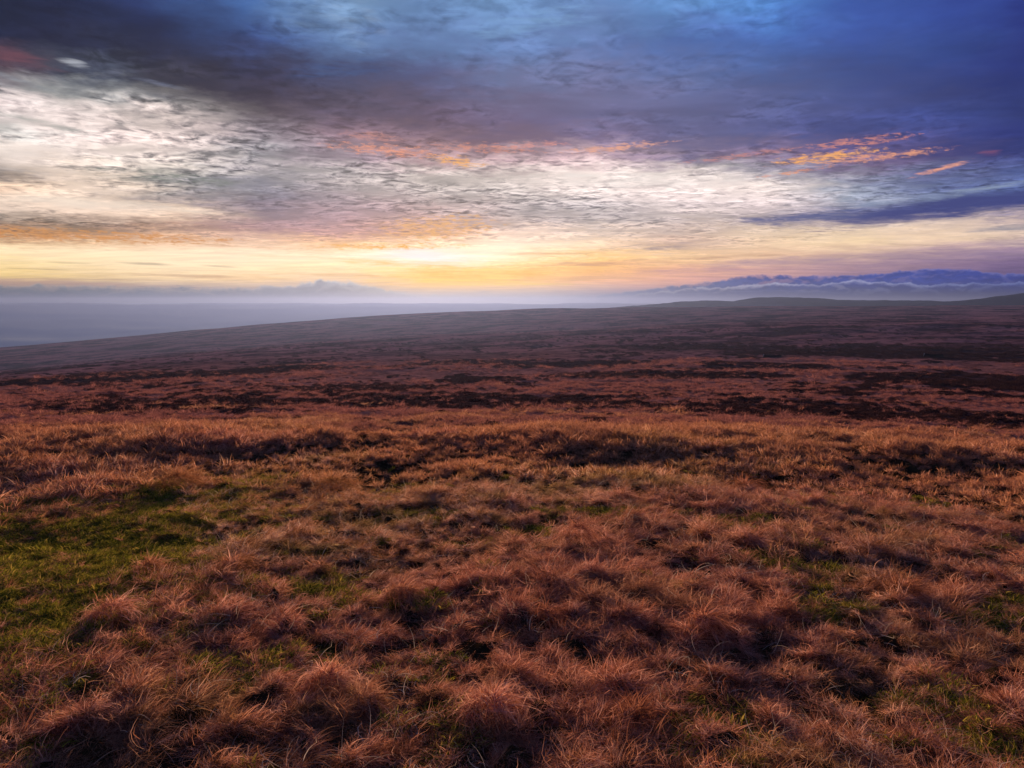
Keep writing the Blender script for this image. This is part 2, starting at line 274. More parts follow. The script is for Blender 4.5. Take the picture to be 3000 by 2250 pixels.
# tongue of slate cloud at the right and its bright edge
fleck(28.88, 6.01, 9.5, .85, 5, '3c447c', .96, .25, .06)
fleck(20.14, 5.80, 5.5, .45, 2, '525c88', .9, .4, .06)
fleck(9.24, 8.73, 9.0, .75, -2, 'f2e8e2', .8, .35, .1)
fleck(-10.49, 7.03, 8.0, 1.1, 0, '9c8890', .5, .45, .2)
fleck(-27.89, 6.33, 9.0, .45, -1, 'f0e2ca', .8, .3, .08)
fleck(30.72, 7.00, 5.0, .30, 7, '8fa0b4', .8, .5)
fleck(26.68, 6.73, 4.0, .25, 6, '8494ae', .7, .5)
fleck(32.86, 4.61, 3.0, .28, 2, '66788c', .85, .3)

# wisps at the top of the sky
fleck(-15.37, 19.42, 3.4, 1.5, -35, '86a6c4', .55, .45, .2)
fleck(-12.14, 19.05, 3.6, 1.0, -40, '98aec8', .55, .5, .2)
fleck(-10.00, 19.39, 2.0, .6, -50, 'a8b8cc', .5, .5, .2)
fleck(1.48, 19.24, 6.0, 1.0, 8, '7fa6d0', .5, .5)
fleck(-12.21, 16.10, 4.5, .8, 10, '35548c', .6, .4)
col = W.mix(1.0, col, W.mix(W.step(EL, 5.0, 9.0), (1.0, 0.945, 1.05), (1, 1, 1)), 'MULTIPLY')
# banks of low cloud lying along the horizon (top edge, body colour, rim colour by azimuth)
def prof(pts, k=1.0): return [((a + 40) / 80, e * k) for a, e in pts]
U0 = W.m('DIVIDE', W.m('ADD', AZ, 40.0), 80.0, clamp=True)
puff = W.noise(W.xyz(W.m('MULTIPLY', AZ, 0.85), W.m('MULTIPLY', EL, 1.5), 3), 1.0, 7, 0.60, 0.2)
pr0 = W.noise(W.xyz(W.m('MULTIPLY', AZ, 0.7), W.m('MULTIPLY', EL, 1.3), 5), 1.0, 3, 0.5, 0.3)
pr1 = W.noise(W.xyz(W.m('MULTIPLY', AZ, 0.7), W.m('MULTIPLY', W.m('ADD', EL, 0.2), 1.3), 5), 1.0, 3, 0.5, 0.3)
lit = W.step(W.m('SUBTRACT', pr0, pr1), 0.0, 0.13)
puff2 = W.noise(W.xyz(W.m('MULTIPLY', AZ, 0.8), W.m('MULTIPLY', EL, 2.6), 9), 1.0, 6, 0.62, 0.8)
def bank(tops, body, rim, amp_, edge, rimw, cover=1.0, off=0.0):
    global col
    top = W.m('MULTIPLY', W.ramp(U0, [(p, e / 5) for p, e in prof(tops)], 'B_SPLINE')[0], 5.0)
    n = W.noise(W.xyz(W.m('ADD', W.m('MULTIPLY', AZ, 1.05), off), W.m('MULTIPLY', EL, 1.1), off), 1.0, 7, 0.58, 0.2)
    d = W.m('SUBTRACT', W.m('ADD', top, W.m('MULTIPLY', W.m('SUBTRACT', n, 0.5), amp_)), EL)
    f = W.m('MULTIPLY', W.step(d, 0.0, edge), cover)
    b = W.ramp(U0, [((a + 40) / 80, lin(h)) for a, h in body])[0]
    r = W.ramp(U0, [((a + 40) / 80, lin(h)) for a, h in rim])[0]
    shade = W.m('ADD', 0.80, W.m('MULTIPLY', W.step(puff2, .3, .7), 0.40))
    b = W.vm('SCALE', b, scale=shade)
    b = W.mix(W.m('MULTIPLY', lit, 0.42), b, r)
    r = W.vm('SCALE', r, scale=1.22)
    c = W.mix(W.step(W.m('ADD', d, W.m('MULTIPLY', W.m('SUBTRACT', puff, 0.5), rimw * 1.3)), rimw, 0.0), b, r)
    col = W.mix(f, col, c)
bank([(-33.77, 1.227), (-24.04, 1.117), (-19.64, 1.057), (-16.16, 1.321), (-14.25, 1.676), (-12.80, 1.736), (-11.10, 1.449), (-8.88, 0.908), (-6.37, 0.560), (5.10, 0.511), (12.59, 0.451), (33.84, 0.130)],
     [(-34, '7e8488'), (-24, '868a90'), (-14, '9298a4'), (-8, 'b0b0ae'), (0, 'b8b2a8'), (8, '98a0ae'), (16, '5c6a92'), (34, '38457c')],
     [(-34, 'bca498'), (-24, 'c0aea0'), (-13, 'b6b8c2'), (-6, 'd8c8a8'), (2, 'e0cdb8'), (12, 'a4a8b8'), (34, '4a5490')], .95, .24, .42)
bank([(-33.86, -0.293), (3.84, 0.156), (7.13, 0.710), (10.12, 1.079), (12.57, 1.392), (15.44, 1.740), (17.31, 2.037), (19.16, 1.920), (22.93, 1.872), (26.09, 2.007), (28.49, 2.274), (30.05, 2.196), (31.93, 1.961), (33.74, 1.774)],
     [(-34, '8a9096'), (4, '98a0b0'), (10, '6c7aa0'), (18, '3c4c90'), (26, '30469a'), (34, '2a3a8c')],
     [(-34, 'a0a0a0'), (6, 'c8b0a8'), (14, 'cc9c98'), (18, 'b88e98'), (24, '7a70a0'), (34, '5a62a8')], .72, .12, .22, off=4.0)
bank([(-33.87, -0.399), (-28.19, 0.541), (-26.96, 0.909), (-25.73, 0.965), (-24.48, 0.836), (-22.76, 0.941), (-21.01, 0.573), (3.84, 0.029), (8.13, 0.608), (11.36, 0.901), (13.79, 1.114), (16.17, 1.175), (18.49, 1.376), (20.98, 1.426), (22.09, 1.227), (23.37, 1.634), (25.29, 1.495), (27.76, 1.127), (30.66, 1.314), (33.77, 1.312)],
     [(-34, '868e98'), (-22, '8c929c'), (-12, '9ca0a8'), (4, '8c98ac'), (12, '56648e'), (20, '3a4a8c'), (34, '30408c')],
     [(-34, 'a8a09c'), (-22, 'b8a8a0'), (4, 'c4bcb8'), (12, 'b2aebc'), (22, 'a4a6c8'), (30, '7c88bc'), (34, '6a78b4')], .70, .12, .30, off=11.0)
bank([(-33.87, -0.399), (5.11, -0.098), (10.13, 0.605), (15.00, 0.741), (17.81, 0.923), (22.32, 0.803), (24.49, 0.466), (28.20, 0.317), (31.08, 0.526), (33.80, 0.764)],
     [(-34, '868e98'), (4, '8090a8'), (12, '44548a'), (20, '3e5090'), (34, '34448c')],
     [(-34, 'a8a09c'), (4, 'b4b0b4'), (12, '8a90b0'), (22, '6672aa'), (34, '4c5c9e')], .22, .07, .12, .85, off=23.0)

fleck(-29.15, 0.91, 2.0, .28, 0, '7c8290', .75, .7, .12)
fleck(-25.73, 0.92, 2.6, .24, -1, '788090', .75, .7, .12)
fleck(-23.40, 1.03, 1.2, .20, -1, '787e8e', .8, .6, .12)
fleck(-32.74, 0.60, 2.4, .30, -2, '868a90', .7, .7, .12)
fleck(-13.54, 1.39, 3.4, .35, 0, 'a0a8ba', .6, .4, .2)
fleck(-2.05, 0.72, 1.2, .12, 0, 'a0a4ac', .7, .6, .12)
low = W.ramp(U0, [((a + 40) / 80, lin(h)) for a, h in [(-36, '34485c'), (-28, '3c5064'), (-20, '4e6070'), (-13, '76828c'), (-6, 'a8aaaa'), (2, '969ca4'), (8, '58688a'), (16, '38466e'), (34, '242e58')]])[0]
col = W.mix(W.m('MULTIPLY', W.step(EL, 1.7, 0.1), 0.97), col, low)
# clear air behind it all: the Sky Texture, and the dome away from the view
sky = W.N.new('ShaderNodeTexSky')
sky.sky_type = 'NISHITA'
sky.sun_disc = False
sky.sun_elevation = R(SUN_EL)
sky.sun_rotation = R(SUN_AZ)
sky.altitude = 500
sky.dust_density = 1.5
back = W.ramp(W.m('DIVIDE', EL, 90.0, clamp=True), [(0, lin('5a5674')), (.12, lin('4a5284')), (.3, lin('3f5694')), (1, lin('44609e'))])[0]
away = W.step(W.m('ABSOLUTE', AZ), 42.0, 110.0)
up = W.step(EL, 24.0, 50.0)
fb = W.m('MAXIMUM', away, up)
col = W.mix(fb, col, W.vm('SCALE', back, scale=soft))
col = W.vm('ADD', W.vm('SCALE', col, scale=7.75), W.vm('SCALE', sky.outputs[0], scale=0.015))
bg = W.N.new('ShaderNodeBackground')
W.put(bg.inputs[0], col)
bg.inputs[1].default_value = 0.1
wo = W.N.new('ShaderNodeOutputWorld')
W.L.new(bg.outputs[0], wo.inputs[0])
world.cycles.sampling_method = 'MANUAL'
world.cycles.sample_map_resolution = 1024

# ------------------------------------------------------------------ helpers
def tag(o, label=None, cat=None, group=None, kind=None):
    if label: o['label'] = label
    if cat: o['category'] = cat
    if group: o['group'] = group
    if kind: o['kind'] = kind
    return o

def mesh_from(name, verts, faces, mat=None, smooth=False):
    me = bpy.data.meshes.new(name)
    verts = np.asarray(verts, dtype=np.float32); faces = np.asarray(faces, dtype=np.int32)
    n = faces.shape[1]
    me.vertices.add(len(verts)); me.vertices.foreach_set('co', verts.ravel())
    me.loops.add(faces.size); me.loops.foreach_set('vertex_index', faces.ravel())
    me.polygons.add(len(faces))
    me.polygons.foreach_set('loop_start', np.arange(0, faces.size, n, dtype=np.int32))
    if smooth: me.polygons.foreach_set('use_smooth', np.ones(len(faces), dtype=bool))
    me.update(calc_edges=True)
    if mat: me.materials.append(mat)
    return me

def attr_color(me, name, arr):
    a = me.attributes.new(name, 'FLOAT_COLOR', 'POINT')
    full = np.ones((len(me.vertices), 4), dtype=np.float32)
    full[:, :arr.shape[1]] = arr
    a.data.foreach_set('color', full.ravel())

_perm = np.random.default_rng(3).permutation(256); _perm = np.concatenate([_perm, _perm, _perm])
_ga = np.random.default_rng(5).uniform(0, 2 * math.pi, 256)
_gx, _gy = np.cos(_ga), np.sin(_ga)
def perlin(x, y):
    xi = np.floor(x).astype(np.int64); yi = np.floor(y).astype(np.int64)
    xf = x - xi; yf = y - yi
    u = xf * xf * xf * (xf * (xf * 6 - 15) + 10); v = yf * yf * yf * (yf * (yf * 6 - 15) + 10)
    def g(ix, iy, dx_, dy_):
        h = _perm[_perm[ix & 255] + (iy & 255)]
        return _gx[h] * dx_ + _gy[h] * dy_
    a = g(xi, yi, xf, yf); b = g(xi + 1, yi, xf - 1, yf)
    c = g(xi, yi + 1, xf, yf - 1); d = g(xi + 1, yi + 1, xf - 1, yf - 1)
    return ((a + u * (b - a)) * (1 - v) + (c + u * (d - c)) * v) * 1.5
def fbm(x, y, o=4, r=0.5):
    s = 0; a = 1; t = 0
    for k in range(o):
        s = s + a * perlin(x * 2 ** k + 17.3 * k, y * 2 ** k - 9.1 * k); t += a; a *= r
    return s / t
def sstep(x, a, b):
    t = np.clip((x - a) / (b - a), 0, 1); return t * t * (3 - 2 * t)

# ------------------------------------------------------------------ the lie of the land
# angle below the horizon of the ground at a set of distances, by azimuth
LAND = [
 (35,   [(-34.36, -8.592), (-24.49, -8.989), (-12.82, -9.419), (0.00, -9.655), (12.83, -9.619), (24.51, -9.456), (34.42, -9.441)]),
 (52,   [(-34.32, -7.848), (-24.45, -8.287), (-12.81, -8.667), (0.00, -8.833), (12.81, -8.767), (24.47, -8.567), (34.36, -8.486)]),
 (90,   [(-34.25, -6.784), (-24.40, -7.114), (-12.78, -7.488), (0.00, -7.547), (12.78, -7.613), (24.42, -7.466), (34.29, -7.317)]),
 (150,  [(-34.20, -5.932), (-24.35, -6.058), (-12.75, -6.231), (0.00, -6.259), (12.74, -6.106), (24.35, -5.941), (34.20, -5.825)]),
 (250,  [(-34.16, -5.292), (-24.31, -5.120), (-12.72, -5.151), (0.00, -5.100), (12.72, -4.900), (24.30, -4.768), (34.12, -4.653)]),
 (400,  [(-34.14, -4.972), (-24.29, -4.580), (-12.70, -4.397), (0.00, -4.250), (12.70, -4.046), (24.26, -3.876), (34.07, -3.736)]),
 (700,  [(-34.12, -4.653), (-24.26, -3.946), (-12.68, -3.544), (0.00, -3.221), (12.67, -2.892), (24.21, -2.704), (34.00, -2.586)]),
 (1200, [(-34.11, -4.376), (-24.24, -3.477), (-12.67, -2.792), (0.00, -2.348), (12.64, -1.716), (24.15, -1.301), (33.91, -1.099)]),
 (1500, [(-34.12, -4.546), (-24.25, -3.618), (-12.67, -2.943), (0.00, -2.425), (12.64, -1.741), (24.14, -1.255), (33.91, -1.035)]),
 (2300, [(-34.05, -3.480), (-24.20, -2.657), (-12.64, -1.891), (0.00, -1.247), (12.62, -0.793), (24.11, -0.602), (33.88, -0.505)]),
 (3500, [(-34.01, -2.735), (-24.17, -1.815), (-12.62, -0.893), (0.00, -0.277), (12.60, -0.183), (24.09, -0.136), (33.85, -0.113)]),
 (4300, [(-34.12, -4.546), (-24.26, -3.829), (-12.67, -2.842), (0.00, -1.887), (12.63, -1.342), (24.13, -1.021), (33.90, -0.823)]),
]
_LD = np.log(np.array([r[0] for r in LAND]))
_AZG = np.linspace(-60, 60, 61)
_TT = np.array([[math.tan(R(-e)) for e in np.interp(_AZG, [p[0] for p in r[1]], [p[1] for p in r[1]])] for r in LAND])
_LF = np.linspace(math.log(35), math.log(4300), 160)
_TF = np.array([np.interp(_LF, _LD, _TT[:, j]) for j in range(61)]).T          # (160, 61)
_k = np.exp(-0.5 * (np.arange(-6, 7) / 2.2) ** 2); _k /= _k.sum()
_pad = np.concatenate([np.repeat(_TF[:1], 6, 0), _TF, np.repeat(_TF[-1:], 6, 0)])
_TF = sum(_k[i] * _pad[i:i + 160] for i in range(13))
def smooth_az(T):
    k = np.exp(-0.5 * (np.arange(-4, 5) / 1.8) ** 2); k /= k.sum()
    p = np.concatenate([np.repeat(T[:, :1], 4, 1), T, np.repeat(T[:, -1:], 4, 1)], 1)
    return sum(k[i] * p[:, i:i + T.shape[1]] for i in range(9))
_TF = smooth_az(_TF)
PLAIN = -285.0
def base_height(x, y):
    """height of the land without the small hummocks"""
    d = np.hypot(x, y) + 1e-6
    az = np.degrees(np.arctan2(x, y))
    near = -0.0740 * d
    fi = np.clip((np.log(d) - _LF[0]) / (_LF[1] - _LF[0]), 0, 158.999); i = fi.astype(int); fr = fi - i
    ai = np.clip((az + 60) / 2.0, 0, 59.999); j = ai.astype(int); ar = ai - j
    T = (_TF[i, j] * (1 - ar) + _TF[i, j + 1] * ar) * (1 - fr) + (_TF[i + 1, j] * (1 - ar) + _TF[i + 1, j + 1] * ar) * fr
    far = EYE - d * T
    z = near + (far - near) * sstep(d, 22, 36)
    k = sstep(d, 4150, 6500)
    z = z * (1 - k) + PLAIN * k
    # behind the camera the moor levels out
    b = sstep(np.abs(az), 62, 120)
    zb = np.where(d < 4000, 0.02 * np.minimum(d, 600), 0) * (1 - k) + PLAIN * k
    return z * (1 - b * sstep(d, 0, 6)) + zb * b * sstep(d, 0, 6)

MOUNDS = []      # (x, y, radius, height) of the tussocks that are things of their own
def hummocks(x, y):
    d = np.hypot(x, y)
    wx = x + 0.25 * perlin(x * 1.3, y * 1.3); wy = y + 0.25 * perlin(x * 1.3 + 9, y * 1.3 + 4)
    a = 1 - np.abs(perlin(wx * 1.6, wy * 1.6)) * 1.7          # billowed tussock tops
    b = perlin(wx * 3.1 + 5, wy * 3.1)
    c = perlin(x * 0.33, y * 0.33)
    e = perlin(x * 5.3, y * 5.3 + 2)
    mp = moss_map(x, y)
    s = (0.15 * (np.clip(a, -1, 1) - 0.4) + 0.11 * b + 0.03 * e) * (1 - 0.6 * mp) + 0.13 * c
    s = s * (1 - sstep(d, 90, 400))
    far = 0.45 * fbm(x * 0.12, y * 0.12, 2) * sstep(d, 12, 30) * (1 - sstep(d, 300, 900))
    far = far + 1.6 * perlin(x * 0.02, y * 0.02) * sstep(d, 120, 300) * (1 - sstep(d, 1500, 3000))
    far = far + 4.0 * perlin(x * 0.0045, y * 0.0045) * sstep(d, 500, 1200) * (1 - sstep(d, 3000, 4000))
    return s + far

def ell(x, y, az, d0, d1, halfaz, soft=0.35):
    a = np.degrees(np.arctan2(x, y)); d = np.hypot(x, y)
    da = (a - az) / halfaz; dd = (np.log(np.maximum(d, 1)) - 0.5 * (math.log(d0) + math.log(d1))) / (0.5 * (math.log(d1) - math.log(d0)))
    return 1 - sstep(np.sqrt(da * da + dd * dd) + 0.35 * perlin(x * 6 / d0, y * 6 / d0), 1 - soft, 1 + soft)
def moss_map(x, y):
    m = ell(x, y, -33, 9.0, 21.0, 12) * 0.95
    m = np.maximum(m, 0.55 * ell(x, y, -24, 17.0, 23, 7))
    m = np.maximum(m, 0.7 * sstep(perlin(x * 0.55 + 3, y * 0.55) + 0.45 * perlin(x * 2.2, y * 2.2), 0.20, 0.50) * (1 - sstep(np.hypot(x, y), 14, 24)))
    return m
def stand(az, el):
    """distance at which the ground is met along a bearing and dip"""
    d = np.exp(np.linspace(math.log(2.0), math.log(3400), 3000))
    x = d * math.sin(R(az)); y = d * math.cos(R(az))
    ang = np.degrees(np.arctan2(base_height(x, y) - EYE, d))
    k = np.argmax(ang >= el)
    return float(d[k])
# dark heather beds: bearing and dip of the near edge, of the far edge, half width in degrees, how closed the bed is
_BEDS = [
 ((-2.60, -8.05), (-2.59, -6.97), 12, .9), ((23.36, -8.17), (23.31, -7.08), 15, .95), ((-24.43, -7.70), (-24.38, -6.60), 9, .8),
 ((30.85, -5.53), (30.80, -4.67), 7, 1), ((19.16, -4.77), (19.15, -4.38), 4.5, .9), ((-29.48, -5.41), (-29.45, -4.87), 10, .8),
 ((-17.54, -5.04), (-17.53, -4.64), 8, .8), ((-2.85, -6.10), (-2.84, -5.56), 3, .9), ((28.40, -3.74), (28.36, -2.84), 14, .75),
 ((11.50, -5.68), (11.48, -5.12), 8, .8), ((0.00, -4.92), (0.00, -4.40), 11, .75), ((15.11, -3.56), (15.10, -2.94), 9, .6), ((-11.52, -6.64), (-11.50, -6.08), 8, .7)]
HEATHER = [(a[0], stand(*a), stand(*b), w, k) for a, b, w, k in _BEDS]
def heather_map(x, y):
    d = np.hypot(x, y)
    h = np.zeros_like(d)
    for a, d0, d1, w, k in HEATHER:
        h = np.maximum(h, k * ell(x, y, a, d0, d1, w, 0.5))
    n = fbm(x * 0.16, y * 0.10, 4, 0.6); n2 = fbm(x * 0.02 + 4, y * 0.013, 4, 0.6)
    h = np.maximum(h * sstep(n, -0.60, -0.15), sstep(n + 0.9 * n2, 0.22, 0.42) * sstep(d, 40, 75))
    n3 = fbm(x * 0.45 + 8, y * 0.45, 3, 0.6)
    h = np.maximum(h, sstep(n3, 0.30, 0.42) * sstep(d, 32, 50) * (1 - sstep(d, 150, 260)) * 0.9)
    return np.clip(h, 0, 1) * (1 - sstep(d, 1100, 2200) * 0.55)

def ground_z(x, y):
    x = np.asarray(x, dtype=float); y = np.asarray(y, dtype=float)
    z = base_height(x, y) + hummocks(x, y) * sstep(np.hypot(x, y), 0.3, 1.5)
    return z

# ------------------------------------------------------------------ materials
def material(name):
    m = bpy.data.materials.new(name); m.use_nodes = True
    nt = m.node_tree; nt.nodes.clear()
    return m, NT(nt)

def finish(S, shader, disp=None, volume=None):
    o = S.N.new('ShaderNodeOutputMaterial')
    if shader is not None: S.L.new(shader, o.inputs['Surface'])
    if volume is not None: S.L.new(volume, o.inputs['Volume'])

# moor ground: dead grass, litter, peat, moss, heather beds
m_ground, S = material('moor_ground')
g = S.N.new('ShaderNodeNewGeometry'); pos = g.outputs['Position']
at = S.N.new('ShaderNodeAttribute'); at.attribute_name = 'cover'
hea, mos, dis = S.sep(at.outputs['Color'])
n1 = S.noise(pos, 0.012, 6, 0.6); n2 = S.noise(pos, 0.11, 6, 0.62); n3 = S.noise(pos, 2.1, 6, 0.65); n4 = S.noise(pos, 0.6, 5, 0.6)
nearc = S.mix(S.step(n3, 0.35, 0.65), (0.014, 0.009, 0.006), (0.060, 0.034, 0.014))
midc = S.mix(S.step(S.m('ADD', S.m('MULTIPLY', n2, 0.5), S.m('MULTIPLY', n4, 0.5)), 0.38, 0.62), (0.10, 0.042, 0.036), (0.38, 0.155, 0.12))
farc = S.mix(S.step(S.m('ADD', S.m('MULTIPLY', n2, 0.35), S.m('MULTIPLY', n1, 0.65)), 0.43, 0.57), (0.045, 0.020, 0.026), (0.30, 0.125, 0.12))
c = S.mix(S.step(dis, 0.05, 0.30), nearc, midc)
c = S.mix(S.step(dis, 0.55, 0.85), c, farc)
c = S.mix(mos, c, S.mix(n3, (0.012, 0.018, 0.004), (0.055, 0.060, 0.010)))
hc = S.mix(S.step(n4, 0.35, 0.65), (0.035, 0.017, 0.016), (0.10, 0.045, 0.040))
c = S.mix(S.step(S.m('ADD', hea, S.m('MULTIPLY', S.m('SUBTRACT', n4, 0.5), 0.9)), 0.35, 0.65), c, hc)
bs = S.N.new('ShaderNodeBump'); bs.inputs['Strength'].default_value = 0.8
bs.inputs['Distance'].default_value = 0.25
S.put(bs.inputs['Height'], S.m('ADD', n3, S.m('MULTIPLY', n4, 1.2)))
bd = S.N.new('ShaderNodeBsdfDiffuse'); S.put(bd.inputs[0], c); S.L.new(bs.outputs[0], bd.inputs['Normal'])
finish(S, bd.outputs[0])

def blade_material(name, ramp_stops, transl, patch=True):
    """grass blades: colour by blade (vertex attribute) and by patch (position)"""
    m, S = material(name)
    g = S.N.new('ShaderNodeNewGeometry'); pos = g.outputs['Position']
    a = S.N.new('ShaderNodeAttribute'); a.attribute_name = 'blade'
    r, t, q = S.sep(a.outputs['Color'])
    nA = S.noise(pos, 0.55, 4, 0.6); nB = S.noise(S.vm('ADD', pos, (31, 7, 0)), 3.2, 3, 0.6); nC = S.noise(S.vm('ADD', pos, (3, 77, 0)), 0.09, 3, 0.5)
    if patch:
        f = S.m('ADD', S.m('MULTIPLY', r, 0.62), S.m('ADD', S.m('MULTIPLY', S.step(nA, 0.36, 0.64), 0.12), S.m('MULTIPLY', S.step(nB, 0.38, 0.62), 0.28)))
    else:
        f = r
    c = S.ramp(f, ramp_stops)[0]
    if patch:
        olive = S.step(S.m('ADD', S.m('MULTIPLY', nA, .6), S.m('MULTIPLY', S.noise(S.vm('ADD', pos, (90, 11, 0)), 1.3, 3, 0.6), .4)), 0.48, 0.60)
        c = S.mix(S.m('MULTIPLY', olive, 0.72), c, S.mix(r, (0.04, 0.036, 0.010), (0.42, 0.31, 0.08)))
        red = S.step(S.m('ADD', nC, S.m('MULTIPLY', nB, 0.35)), 0.58, 0.82)
        side_vignette = S.step(S.m('DIVIDE', S.m('ABSOLUTE', S.sep(pos)[0]), S.m('MAXIMUM', S.sep(pos)[1], 1.0)), 0.36, 0.62)  # vignette painted into the grass colour, redder towards both sides of the view
        red = S.m('MAXIMUM', red, S.m('MULTIPLY', side_vignette, 0.8))
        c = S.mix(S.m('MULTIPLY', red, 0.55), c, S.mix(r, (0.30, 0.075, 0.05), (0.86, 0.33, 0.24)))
        x, y, z = S.sep(pos)
        wander = S.m('ADD', S.m('MULTIPLY', S.m('SUBTRACT', S.noise(S.vm('ADD', pos, (7, 51, 0)), 0.11, 4, 0.6), 0.5), 3.4), S.m('MULTIPLY', S.m('SUBTRACT', nA, 0.5), 1.6))
        dist = S.m('MULTIPLY', S.vm('LENGTH', S.xyz(x, y, 0)), S.m('MAXIMUM', S.m('ADD', 1.0, wander), 0.25))
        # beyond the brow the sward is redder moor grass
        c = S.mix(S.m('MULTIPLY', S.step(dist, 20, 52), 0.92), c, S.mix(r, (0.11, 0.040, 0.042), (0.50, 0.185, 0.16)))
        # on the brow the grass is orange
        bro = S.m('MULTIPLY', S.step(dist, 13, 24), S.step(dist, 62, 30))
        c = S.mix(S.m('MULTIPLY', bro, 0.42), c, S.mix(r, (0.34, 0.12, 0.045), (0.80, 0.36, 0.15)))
    b1 = S.N.new('ShaderNodeBsdfDiffuse'); S.put(b1.inputs[0], c)
    b2 = S.N.new('ShaderNodeBsdfTranslucent'); S.put(b2.inputs[0], c)
    mx = S.N.new('ShaderNodeMixShader'); mx.inputs[0].default_value = transl
    S.L.new(b1.outputs[0], mx.inputs[1]); S.L.new(b2.outputs[0], mx.inputs[2])
    finish(S, mx.outputs[0])
    return m
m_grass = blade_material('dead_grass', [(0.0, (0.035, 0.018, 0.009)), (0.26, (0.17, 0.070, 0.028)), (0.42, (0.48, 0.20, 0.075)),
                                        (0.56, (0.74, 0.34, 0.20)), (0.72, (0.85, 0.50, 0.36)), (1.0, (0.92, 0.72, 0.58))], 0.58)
m_moss = blade_material('green_moss_grass', [(0.0, (0.030, 0.042, 0.005)), (0.45, (0.14, 0.145, 0.014)), (0.8, (0.40, 0.33, 0.035)), (1.0, (0.60, 0.38, 0.09))], 0.40, False)
m_straw = blade_material('pale_straw', [(0.0, (0.30, 0.16, 0.09)), (1.0, (0.85, 0.68, 0.50))], 0.30, False)
m_heath = blade_material('heather_twigs', [(0.0, (0.025, 0.013, 0.011)), (0.6, (0.085, 0.038, 0.032)), (1.0, (0.22, 0.090, 0.070))], 0.15, False)

# ------------------------------------------------------------------ the ground, one sheet out past the horizon
def build_ground():
    az = np.concatenate([np.arange(-46, 46.001, 0.16), np.arange(48, 311, 4.0)])
    r = [0.0, 0.35]
    while r[-1] < 14500:
        q = 1.014 if r[-1] < 60 else (1.02 if r[-1] < 5000 else 1.12)
        r.append(max(r[-1] * q, r[-1] + 0.035))
    r = np.array(r[1:])
    A, D_ = np.meshgrid(np.radians(az), r)
    X = D_ * np.sin(A); Y = D_ * np.cos(A)
    Z = ground_z(X, Y)
    V = np.stack([X, Y, Z], -1).reshape(-1, 3)
    n = len(az); m = len(r)
    i = np.arange(m - 1)[:, None] * n; j = np.arange(n)[None, :]; jn = (j + 1) % n
    F = np.stack([i + j, i + n + j, i + n + jn, i + jn], -1).reshape(-1, 4)[:, ::-1]
    # cap the small hole at the feet
    V = np.concatenate([V, [[0, 0, float(ground_z(0.0, 0.0))]]])
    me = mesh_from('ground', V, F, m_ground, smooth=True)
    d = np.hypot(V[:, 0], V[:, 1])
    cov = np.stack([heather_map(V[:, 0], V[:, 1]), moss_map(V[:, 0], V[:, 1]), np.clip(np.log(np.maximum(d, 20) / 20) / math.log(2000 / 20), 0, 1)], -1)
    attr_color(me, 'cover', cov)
    o = bpy.data.objects.new('ground', me); COL.objects.link(o)
    tag(o, kind='structure')
    return o
build_ground()

# ------------------------------------------------------------------ mist lying in the valley beyond the ridge
m_mist, S = material('valley_mist')
bd = S.N.new('ShaderNodeBsdfDiffuse'); bd.inputs[0].default_value = (0.40, 0.44, 0.42, 1)
finish(S, bd.outputs[0])
A_, D_ = np.meshgrid(np.radians(np.linspace(-70, 60, 180)), np.geomspace(4250, 14400, 60))
X_ = D_ * np.sin(A_); Y_ = D_ * np.cos(A_)
Z_ = -205 + 185 * sstep(D_, 5500, 13500) + 26 * perlin(X_ / 1100, Y_ / 1100) + 8 * perlin(X_ / 300, Y_ / 300) - 30 * (1 - sstep(D_, 4250, 5200))
ii = np.arange(59)[:, None] * 180; jj = np.arange(179)[None, :]
mist = bpy.data.objects.new('valley_mist', mesh_from('valley_mist', np.stack([X_, Y_, Z_], -1).reshape(-1, 3), np.stack([ii + jj, ii + jj + 1, ii + 180 + jj + 1, ii + 180 + jj], -1).reshape(-1, 4), m_mist, True))
COL.objects.link(mist)
tag(mist, kind='stuff')

